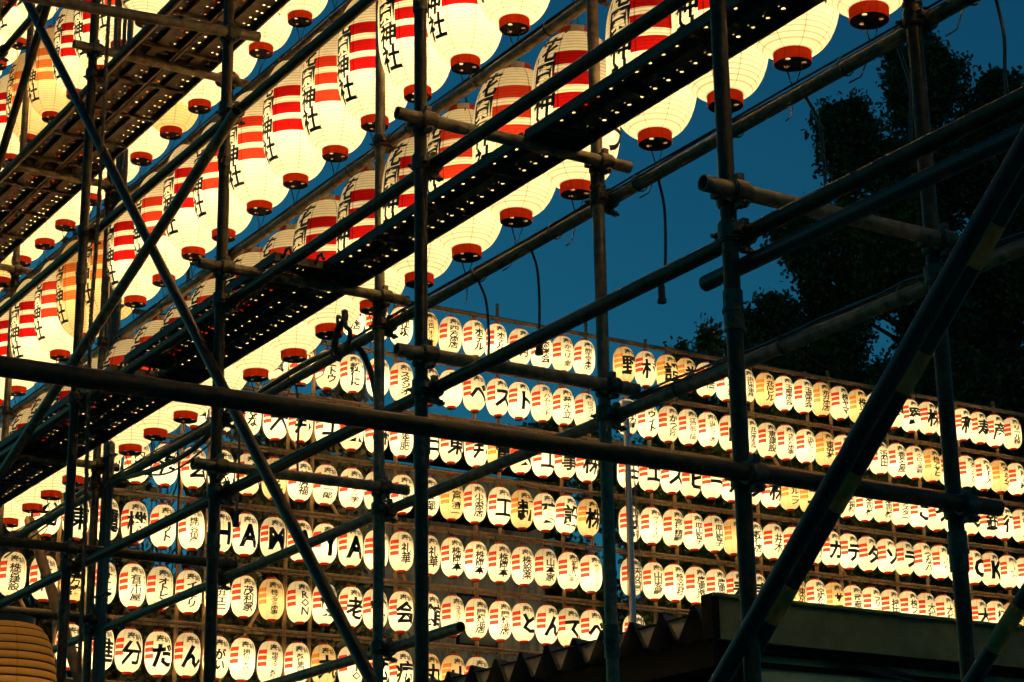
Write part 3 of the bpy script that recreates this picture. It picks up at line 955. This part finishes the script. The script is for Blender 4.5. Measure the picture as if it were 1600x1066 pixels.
# hanging pigtails from the middle far rail
HANG = [([(5.79, 4.56), (5.76, 4.42), (5.77, 4.21), (5.80, 4.11)], True), ([(4.92, 4.56), (4.86, 4.44), (4.85, 4.31), (4.85, 4.2)], False),
        ([(4.45, 4.55), (4.41, 4.4), (4.42, 4.29), (4.43, 4.21)], False), ([(4.01, 4.55), (3.99, 4.4), (4.0, 4.28), (4.0, 4.19)], False),
        ([(7.12, 4.56), (7.06, 4.45), (7.04, 4.29), (7.05, 4.16)], False), ([(6.69, 4.56), (6.65, 4.46), (6.64, 4.30), (6.65, 4.14)], True),
        ([(8.9, 4.55), (8.86, 4.4), (8.87, 4.2), (8.86, 4.05)], False), ([(9.6, 4.55), (9.57, 4.4), (9.57, 4.2), (9.58, 4.0)], True), ([(10.4, 4.55), (10.36, 4.35), (10.37, 4.1), (10.36, 3.9)], False)]
for i, (pts, plug) in enumerate(sorted(HANG, key=lambda h: h[0][0][0])):
    t, P = cable('hanging_cable', [(XR+0.06, y, z) for y, z in pts], 0.006, M_hose,
                 'loose cable end hanging below the middle far rail, %s from the right' % ordinal(i), 'cable')
    t['group'] = 'loose cable ends hanging from the far rail'
    if plug:
        q = MB(); e = P[-1]-P[0]; q.tube(e+Vector((0, 0, 0.02)), e+Vector((0, 0, -0.03)), 0.014, n=8); q.tube(e+Vector((0, 0, -0.03)), e+Vector((0, 0, -0.045)), 0.018, n=8)
        q.build('socket', M_wire, t)
# cables lying along the rails
for i, (z, y0, y1, side) in enumerate(((2.10, 2.4, 6.0, 'lower'), (2.98, 2.6, 15.0, 'middle'), (3.90, 5.0, 15.0, 'upper'), (4.83, 7.0, 15.0, 'high'))):
    t = thing('rail_cable', 'thin cables strapped along the top of the %s far rail' % side, 'cable', (XR+0.0515, y0, z+Z0))
    for s in range(2 if i else 4):
        q = MB(); n = 26
        q.path([(-0.012+0.012*s + random.uniform(-0.004, 0.004), (y1-y0)*j/n, RP+0.006+random.uniform(0, 0.008 if i else 0.014)) for j in range(n+1)], 0.0045, 5)
        q.build('cable_run', M_cable if s else M_hose, t)
    for j in range(int((y1-y0)/0.6)):
        q = MB(); yy = 0.3+0.6*j; q.tube((0, yy-0.004, 0.004), (0, yy+0.004, 0.004), RP+0.012, n=12, hollow=0.004); q.build('tie', M_cable if j % 3 == 0 else M_wire, t)
# the thick cable that swags across and loops over its hook
hp = [(4.34, 14.2, 4.53), (4.34, 13.36, 4.57), (4.33, 12.61, 4.60), (4.33, 11.64, 4.63), (4.33, 10.96, 4.54), (4.33, 10.39, 4.50), (4.33, 10.04, 4.52), (4.33, 9.87, 4.56), (4.33, 9.31, 4.615), (4.33, 8.79, 4.63), (4.33, 8.44, 4.61), (4.33, 8.25, 4.575), (4.33, 8.13, 4.47), (4.33, 8.03, 4.27), (4.33, 7.98, 4.0), (4.33, 7.97, 3.4)]
hp = [(4.34, p[1], p[2]) for p in hp]
cable('thick_cable', hp, 0.0155, M_hose, 'thick dark cable swagging across the left and looping beside the third far post', 'cable', k=10, n=8)
cable('sagging_cable', [(4.37, 13.4, 4.50), (4.37, 11.5, 4.615), (4.37, 10.6, 4.47), (4.37, 10.1, 4.49), (4.37, 9.8, 4.56)], 0.006, M_hose, 'thinner cable sagging below the thick cable at left', 'cable')
t = thing('cable_hook', 'dark knotted hook holding the thick cable by third far post', 'hook', (4.30, 8.30, 4.62))
q = MB()
q.path(spline([(0, -0.02, 0.14), (0.01, 0.0, 0.10), (0, 0.05, 0.06), (0.01, 0.10, 0.0), (0, 0.09, -0.06), (0.02, 0.06, -0.08)], 6), 0.017, 7)
q.path(spline([(0, -0.02, 0.14), (0.0, -0.03, 0.06), (0.01, -0.06, 0.02), (0, -0.05, -0.06), (0, -0.01, -0.08)], 6), 0.012, 7)
q.build('hook_arm', M_hose, t)
q = MB(); q.path(spline([(0, 0.0, 0.10), (0, 0.05, 0.13), (0.01, 0.07, 0.09)], 4), 0.009, 5); q.build('tail', M_hose, t)
# leaning timber with yellow tape
t = thing('timber_pole', 'leaning timber pole with yellow tape at the lower left', 'timber', (4.6, 13.62, 4.83))
q = MB(); d = Vector((0, -2.1, -2.3)); q.tube((0, 0, 0), d, 0.036, 0.040, 10); q.build('shaft', M_wood, t)
dn_ = d.normalized(); q = MB(); q.tube(dn_*0.17, dn_*0.33, 0.0385, n=10, caps=False); q.build('yellow_tape', M_tape, t)

# ================================================================== shed with folded-plate roof, bottom right
BX, BY, BT = 7.0, 9.0, 3.70
t = thing('shed', 'dark low shed with zigzag roof edge and plain parapet at bottom right', 'building', (BX, BY, 0))
q = MB(); q.box((4.0, 4.0, 1.60), (7.7, 7.7, 3.2)); q.box((4.0, 0.13, 1.73), (7.7, 0.10, 3.46)); q.build('wall', M_wallp, t, False)
PT, HT = 0.306, 0.175
# ridges of folded sheet, run away along +X
zz0 = BT-HT-0.005
prof_ = []
ny = 26
for i in range(ny):
    y = i*PT
    prof_ += [(y, zz0), (y+0.035, zz0), (y+PT/2-0.006, zz0+HT), (y+PT/2+0.02, zz0+HT), (y+PT-0.001, zz0)]
q = MB()
for (ya, za), (yb, zb) in zip(prof_[:-1], prof_[1:]):
    q.add([(0, ya, za), (0, yb, zb), (6.5, yb, zb-0.8), (6.5, ya, za-0.8)], [(0, 1, 2, 3)])
q.build('roof', M_roof, t, False)
for i in range(ny-1):
    y0 = i*PT
    # closure plate in the valley between two ridges
    yv = y0+PT
    q = MB(); hh = HT*0.7
    sl = (PT/2-0.02)*0.7
    q.add([(0.03, yv-0.004, zz0+0.006), (0.03, yv+0.036, zz0+0.006), (0.03, yv+0.036+sl*0.98, zz0+hh), (0.03, yv-0.004-sl*0.98, zz0+hh),
           (0.036, yv-0.004, zz0+0.006), (0.036, yv+0.036, zz0+0.006), (0.036, yv+0.036+sl*0.98, zz0+hh), (0.036, yv-0.004-sl*0.98, zz0+hh)],
          [(3, 2, 1, 0), (4, 5, 6, 7), (0, 1, 5, 4), (1, 2, 6, 5), (2, 3, 7, 6), (3, 0, 4, 7)])
    pl = q.build('closure_plate', M_closure, t, False)
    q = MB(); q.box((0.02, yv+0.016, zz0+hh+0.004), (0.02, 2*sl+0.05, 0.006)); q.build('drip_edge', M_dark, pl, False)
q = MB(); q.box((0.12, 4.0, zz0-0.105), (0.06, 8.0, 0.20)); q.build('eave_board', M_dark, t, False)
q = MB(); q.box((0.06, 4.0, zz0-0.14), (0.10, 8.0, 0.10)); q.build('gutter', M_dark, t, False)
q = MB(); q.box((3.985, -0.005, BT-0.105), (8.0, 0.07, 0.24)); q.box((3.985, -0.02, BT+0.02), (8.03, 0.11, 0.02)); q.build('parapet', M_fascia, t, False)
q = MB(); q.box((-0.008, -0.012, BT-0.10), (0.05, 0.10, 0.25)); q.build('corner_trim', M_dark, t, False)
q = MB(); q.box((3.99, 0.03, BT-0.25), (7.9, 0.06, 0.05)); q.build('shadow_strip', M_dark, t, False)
for x in (1.72, 4.3, 6.9):
    q = MB(); q.box((x, 0.06, 1.66), (0.17, 0.14, 3.33)); q.build('pilaster', M_dark, t, False)
q = MB(); q.box((3.9, 0.07, BT-0.33), (7.6, 0.03, 0.03)); q.build('trim', M_dark, t, False)

# ================================================================== flagpole
t = thing('flagpole', 'thin white flagpole standing in front of the lantern wall', 'flagpole', (19.72, 27.45, 0))
q = MB(); q.tube((0, 0, 0), (0, 0, 11.1), 0.066, 0.052, 14); q.build('pole', M_white, t)
q = MB(); q.lathe([(0.0, 11.1), (0.075, 11.15), (0.10, 11.23), (0.075, 11.31), (0.0, 11.35)], 14); q.build('finial', M_white, t)
for x in (-0.13, 0.13, 0.17):
    q = MB(); q.path([(x*0.5, -0.05, 10.4), (x, -0.06, 8), (x*0.9, -0.06, 5), (x*0.6, -0.06, 1.2)], 0.008, 5); q.build('halyard', M_cable, t)

# ================================================================== house behind the wall
t = thing('house', 'dim grey house with ribbed siding seen through the lantern wall', 'house', (16.6, 33.0, 0))
q = MB(); n = 56; w = 5.0/n
vs = []; fs = []
for i in range(n+1):
    vs += [(i*w, -0.04 if i % 2 else 0.0, 0), (i*w, -0.04 if i % 2 else 0.0, 11.3)]
for i in range(n):
    fs.append((2*i, 2*i+2, 2*i+3, 2*i+1))
q.add(vs, fs); q.build('wall', M_siding, t, False)
q = MB(); q.box((2.5, 3.0, 5.65), (4.98, 5.9, 11.25)); q.build('core', M_siding, t, False)
for z, x0, x1 in ((11.42, -0.4, 5.3), (10.3, 1.5, 4.6)):
    q = MB(); q.box(((x0+x1)/2, -0.35, z), (x1-x0, 0.9, 0.10)); q.box(((x0+x1)/2, -0.8, z-0.04), (x1-x0, 0.05, 0.16)); q.build('roof' if z > 11 else 'canopy', M_dark, t, False)
for x, z in ((1.2, 8.4), (3.4, 8.4), (2.2, 6.2)):
    q = MB(); q.box((x, -0.055, z), (0.9, 0.05, 1.0)); f_ = q.build('window', M_dark, t, False)
    q = MB(); q.box((x, -0.085, z), (0.8, 0.01, 0.9)); q.build('pane', mat('dark_glass', (0.03, 0.04, 0.05), 0.08), f_, False)

# ================================================================== trees
def tree(name, lab, base, height, plumes, nleaf, leaf, mt, seed, trunk_r=0.22, group=None, cat='tree'):
    """plumes: (start, end, radius) in world; leaves fill tapering tufts along each"""
    rs = np.random.RandomState(seed)
    t = thing(name, lab, cat, base, 0, group)
    bx_, by_, bz_ = base
    q = MB()
    top = Vector((0, 0, height))
    q.path(spline([(0, 0, 0), (0.1, 0.05, height*0.35), (-0.05, 0, height*0.7), tuple(top)], 5), [trunk_r*(1-0.85*i/15) for i in range(16)], 8)
    for a, b_, rr in plumes:
        a = Vector(a)-Vector(base); b_ = Vector(b_)-Vector(base)
        q2 = Vector((0, 0, max(0.5, a.z-1.2)))
        q.path(spline([tuple(q2), tuple((q2+a)/2 + Vector((0, 0, -0.15))), tuple(a), tuple(b_)], 3), [0.07*(1-0.8*i/9) for i in range(10)], 5)
    q.build('trunk', M_bark, t)
    P = []
    tot = sum((Vector(b_)-Vector(a)).length*rr for a, b_, rr in plumes)
    for a, b_, rr in plumes:
        a = np.array(a)-np.array(base); b_ = np.array(b_)-np.array(base)
        ln = np.linalg.norm(b_-a)
        n = int(nleaf*ln*rr/tot)
        nt_ = max(6, int(n/34))
        s = rs.rand(nt_)**0.85
        wid = rr*(np.sin(np.clip(s*1.02+0.16, 0, 1)*PI)**0.7*0.9+0.12)
        dirs = rs.randn(nt_, 3); dirs /= np.linalg.norm(dirs, axis=1)[:, None]
        cen = a + (b_-a)*s[:, None] + dirs*(wid*rs.rand(nt_)**0.4)[:, None]
        k = rs.randint(0, nt_, n)
        P.append(cen[k] + rs.randn(n, 3)*np.array([0.25, 0.25, 0.2])*(0.55+rr*0.35))
    P = np.concatenate(P); n = len(P)
    u1 = rs.randn(n, 3); u1 /= np.linalg.norm(u1, axis=1)[:, None]
    u2 = np.cross(u1, rs.randn(n, 3)); u2 /= np.linalg.norm(u2, axis=1)[:, None]
    sz = leaf*(0.6+0.8*rs.rand(n))[:, None]
    V = np.stack([P-u1*sz, P+u2*sz*0.62, P+u1*sz, P-u2*sz*0.62], 1).reshape(-1, 3)
    me = bpy.data.meshes.new('crown')
    me.vertices.add(len(V)); me.vertices.foreach_set('co', V.ravel())
    me.loops.add(4*n); me.loops.foreach_set('vertex_index', np.arange(4*n))
    me.polygons.add(n); me.polygons.foreach_set('loop_start', np.arange(0, 4*n, 4)); me.polygons.foreach_set('loop_total', np.full(n, 4))
    me.materials.append(mt); me.update(); me.validate()
    put('crown', me, t)
    return t

def plume_set(seed, cx, cy, z0, z1, rad, n, up=0.9, rr=(0.5, 0.9), ln=(1.4, 2.6)):
    rnd = random.Random(seed); out = []
    for i in range(n):
        s = i/(n-1)
        z = z0 + (z1-z0)*s
        w = rad*math.sin(min(1, max(0.12, (1.08-s)))*PI*0.5)**0.8*(0.65+0.35*math.sin(PI*min(1, s*1.6+0.25)))
        a = i*2.4 + rnd.uniform(-0.4, 0.4)
        f_ = rnd.uniform(0.35, 1.0)
        p = Vector((cx+w*f_*math.cos(a), cy+w*f_*math.sin(a)*0.8, z))
        L_ = rnd.uniform(*ln)
        d = Vector((math.cos(a)*(1-up*0.8), math.sin(a)*(1-up*0.8), up)).normalized()
        out.append((tuple(p), tuple(p+d*L_), rnd.uniform(*rr)*(1-0.35*s)))
    return out
def mass(seed, y, left, right, zs, step, rr, ln):
    """rows of upswept tufts filling a crown between a left and a right edge"""
    rnd = random.Random(seed); out = []
    for z in zs:
        xa, xb = left(z), right(z)
        n = max(2, int((xb-xa)/step))
        for i in range(n+1):
            x = xa + (xb-xa)*i/n + rnd.uniform(-0.3, 0.3)
            p = Vector((x, y + rnd.uniform(-1.6, 1.6), z + rnd.uniform(-0.5, 0.5)))
            d = Vector((-0.45 if i < 2 else (0.4 if i > n-2 else rnd.uniform(-0.3, 0.3)), rnd.uniform(-0.3, 0.2), 1)).normalized()
            out.append((tuple(p), tuple(p+d*rnd.uniform(*ln)), rnd.uniform(*rr)*(0.62 if i == 0 else 1)))
    return out
def lerp_tab(tab):
    xs, ys = zip(*tab)
    return lambda z: float(np.interp(z, xs, ys))
GL = lerp_tab([(13, 31.8), (16, 32.2), (17.5, 33.4), (19, 33.3), (20.5, 34.6), (21.5, 35.4), (22.5, 35.4), (23.4, 36.6), (24, 37.3), (26, 37.9)])
tree('ginkgo_tree', 'tall dark tree with upswept branches behind the right lantern wall', (37.8, 38.5, 0), 26.0,
     mass(3, 38.3, GL, lerp_tab([(13, 41), (21, 40.4), (23, 39.0), (26, 38.3)]), [13, 14.2, 15.4, 16.6, 17.8, 19, 20.1, 21.2, 22.3, 23.4, 24.4], 1.15, (0.6, 0.95), (1.3, 2.2))
     + [((34.5, 38, 22.6), (34.2, 38, 24.0), 0.4), ((33.2, 38, 19.6), (32.3, 38, 20.6), 0.42), ((33.6, 38, 20.4), (32.9, 38, 20.9), 0.35), ((32.6, 38, 17.3), (31.8, 38, 18.4), 0.4), ((37.4, 38, 25), (36.9, 38, 26.9), 0.38), ((38.2, 38, 25.2), (38.0, 38, 27.7), 0.42)],
     230000, 0.078, M_leaf, 1, 0.4, 'trees behind the lantern wall')
tree('ginkgo_tree', 'dark tree at the right edge reaching above the lantern wall', (44.2, 37.5, 0), 26,
     mass(8, 37.4, lerp_tab([(13, 40.4), (21, 40.2), (22.5, 41.3), (26, 42.0)]), lambda z: 48.0, [13, 14.2, 15.4, 16.6, 17.8, 19, 20.1, 21.2, 22.3, 23.4, 24.4], 1.15, (0.6, 0.95), (1.3, 2.2))
     + [((41.2, 37.4, 24.0), (41.0, 37.4, 26.6), 0.33), ((42.3, 37.4, 25.2), (42.3, 37.4, 28.0), 0.4), ((43.3, 37.4, 25), (43.5, 37.4, 28.6), 0.45)],
     200000, 0.078, M_leaf, 2, 0.4, 'trees behind the lantern wall')
tree('leafy_tree', 'small dark tree peeking over the top of the right lantern panel', (29.2, 36.0, 0), 15.6,
     plume_set(5, 29.2, 36.0, 9.0, 14.8, 2.9, 26, up=0.75, rr=(0.4, 0.7), ln=(0.9, 1.7)) + [((28.4, 36, 15.2), (28.3, 36, 16.5), 0.35), ((29.4, 36, 15.3), (29.5, 36, 16.6), 0.4), ((27.7, 36, 14.9), (27.4, 36, 15.9), 0.3), ((30.3, 36, 15.2), (30.6, 36, 16.6), 0.4)],
     34000, 0.07, M_leaf, 4, 0.25, 'trees behind the lantern wall')
tree('leafy_tree', 'dark broad tree behind the middle of the right lantern panel', (30.5, 34.0, 0), 13.5,
     mass(11, 34.2, lambda z: 26.4, lambda z: 36.0, [4.5, 5.8, 7.1, 8.4, 9.7, 11, 12.0], 1.1, (0.6, 0.9), (1.1, 1.7)), 170000, 0.075, M_leaf, 6, 0.25, 'trees behind the lantern wall')
tree('leafy_tree', 'dark low tree behind the gap beside the flagpole', (25.0, 34.3, 0), 11.5,
     mass(12, 34.2, lerp_tab([(4, 23.0), (8, 22.6), (9.6, 23.6), (10.5, 23.0), (12.5, 23.4)]), lambda z: 27.0, [4.5, 5.7, 6.9, 8.1, 9.3, 10.4, 11.4, 12.2], 1.0, (0.5, 0.75), (0.9, 1.4)), 95000, 0.07, M_leaf, 7, 0.25, 'trees behind the lantern wall')
tree('leafy_tree', 'olive lit tree behind the left lantern panel near third far post', (15.4, 31.0, 0), 10.5,
     plume_set(13, 15.0, 31.0, 3.0, 10.6, 2.1, 40, up=0.6, rr=(0.45, 0.8), ln=(0.9, 1.6)), 40000, 0.07, M_leaf2, 9, 0.2, 'trees behind the lantern wall')
tree('leafy_tree', 'dark tree behind the far left of the lantern wall', (11.2, 31.5, 0), 9.6,
     plume_set(14, 11.2, 31.5, 2.5, 9.2, 2.9, 44, up=0.6, rr=(0.45, 0.8), ln=(0.9, 1.6)), 45000, 0.07, M_leaf2, 10, 0.2, 'trees behind the lantern wall')
tree('leafy_tree', 'dark dense tree behind the lower left rows of the lantern wall', (13.0, 30.8, 0), 8.0,
     plume_set(17, 13.0, 30.8, 2.0, 7.4, 2.6, 40, up=0.6, rr=(0.5, 0.85), ln=(0.9, 1.6)), 45000, 0.07, M_leaf2, 12, 0.2, 'trees behind the lantern wall')
# bare winter twigs behind the left part
t = thing('bare_tree', 'bare branching tree behind the upper left of the lantern wall', 'tree', (13.3, 32.0, 0))
q = MB(); rnd = random.Random(21)
def twig(p, d, l, r_, depth):
    e = p + d*l
    q.path([tuple(p), tuple((p+e)/2 + Vector((rnd.uniform(-.05, .05), rnd.uniform(-.05, .05), 0))*l), tuple(e)], [r_, r_*0.85, r_*0.65], 5)
    if depth:
        for _ in range(3):
            nd = (d + Vector((rnd.uniform(-.8, .8), rnd.uniform(-.5, .5), rnd.uniform(-.1, .6)))).normalized()
            twig(p + d*l*rnd.uniform(0.55, 1.0), nd, l*rnd.uniform(0.55, 0.8), r_*0.6, depth-1)
twig(Vector((0, 0, 0)), Vector((0, 0, 1)), 7.0, 0.16, 0)
for k in range(5):
    twig(Vector((0, 0, 5.6+0.3*k)), Vector((math.cos(k*1.3)*0.6, math.sin(k*1.3)*0.4, 0.9)).normalized(), 2.3, 0.07, 4)
q.build('trunk', M_bark, t)
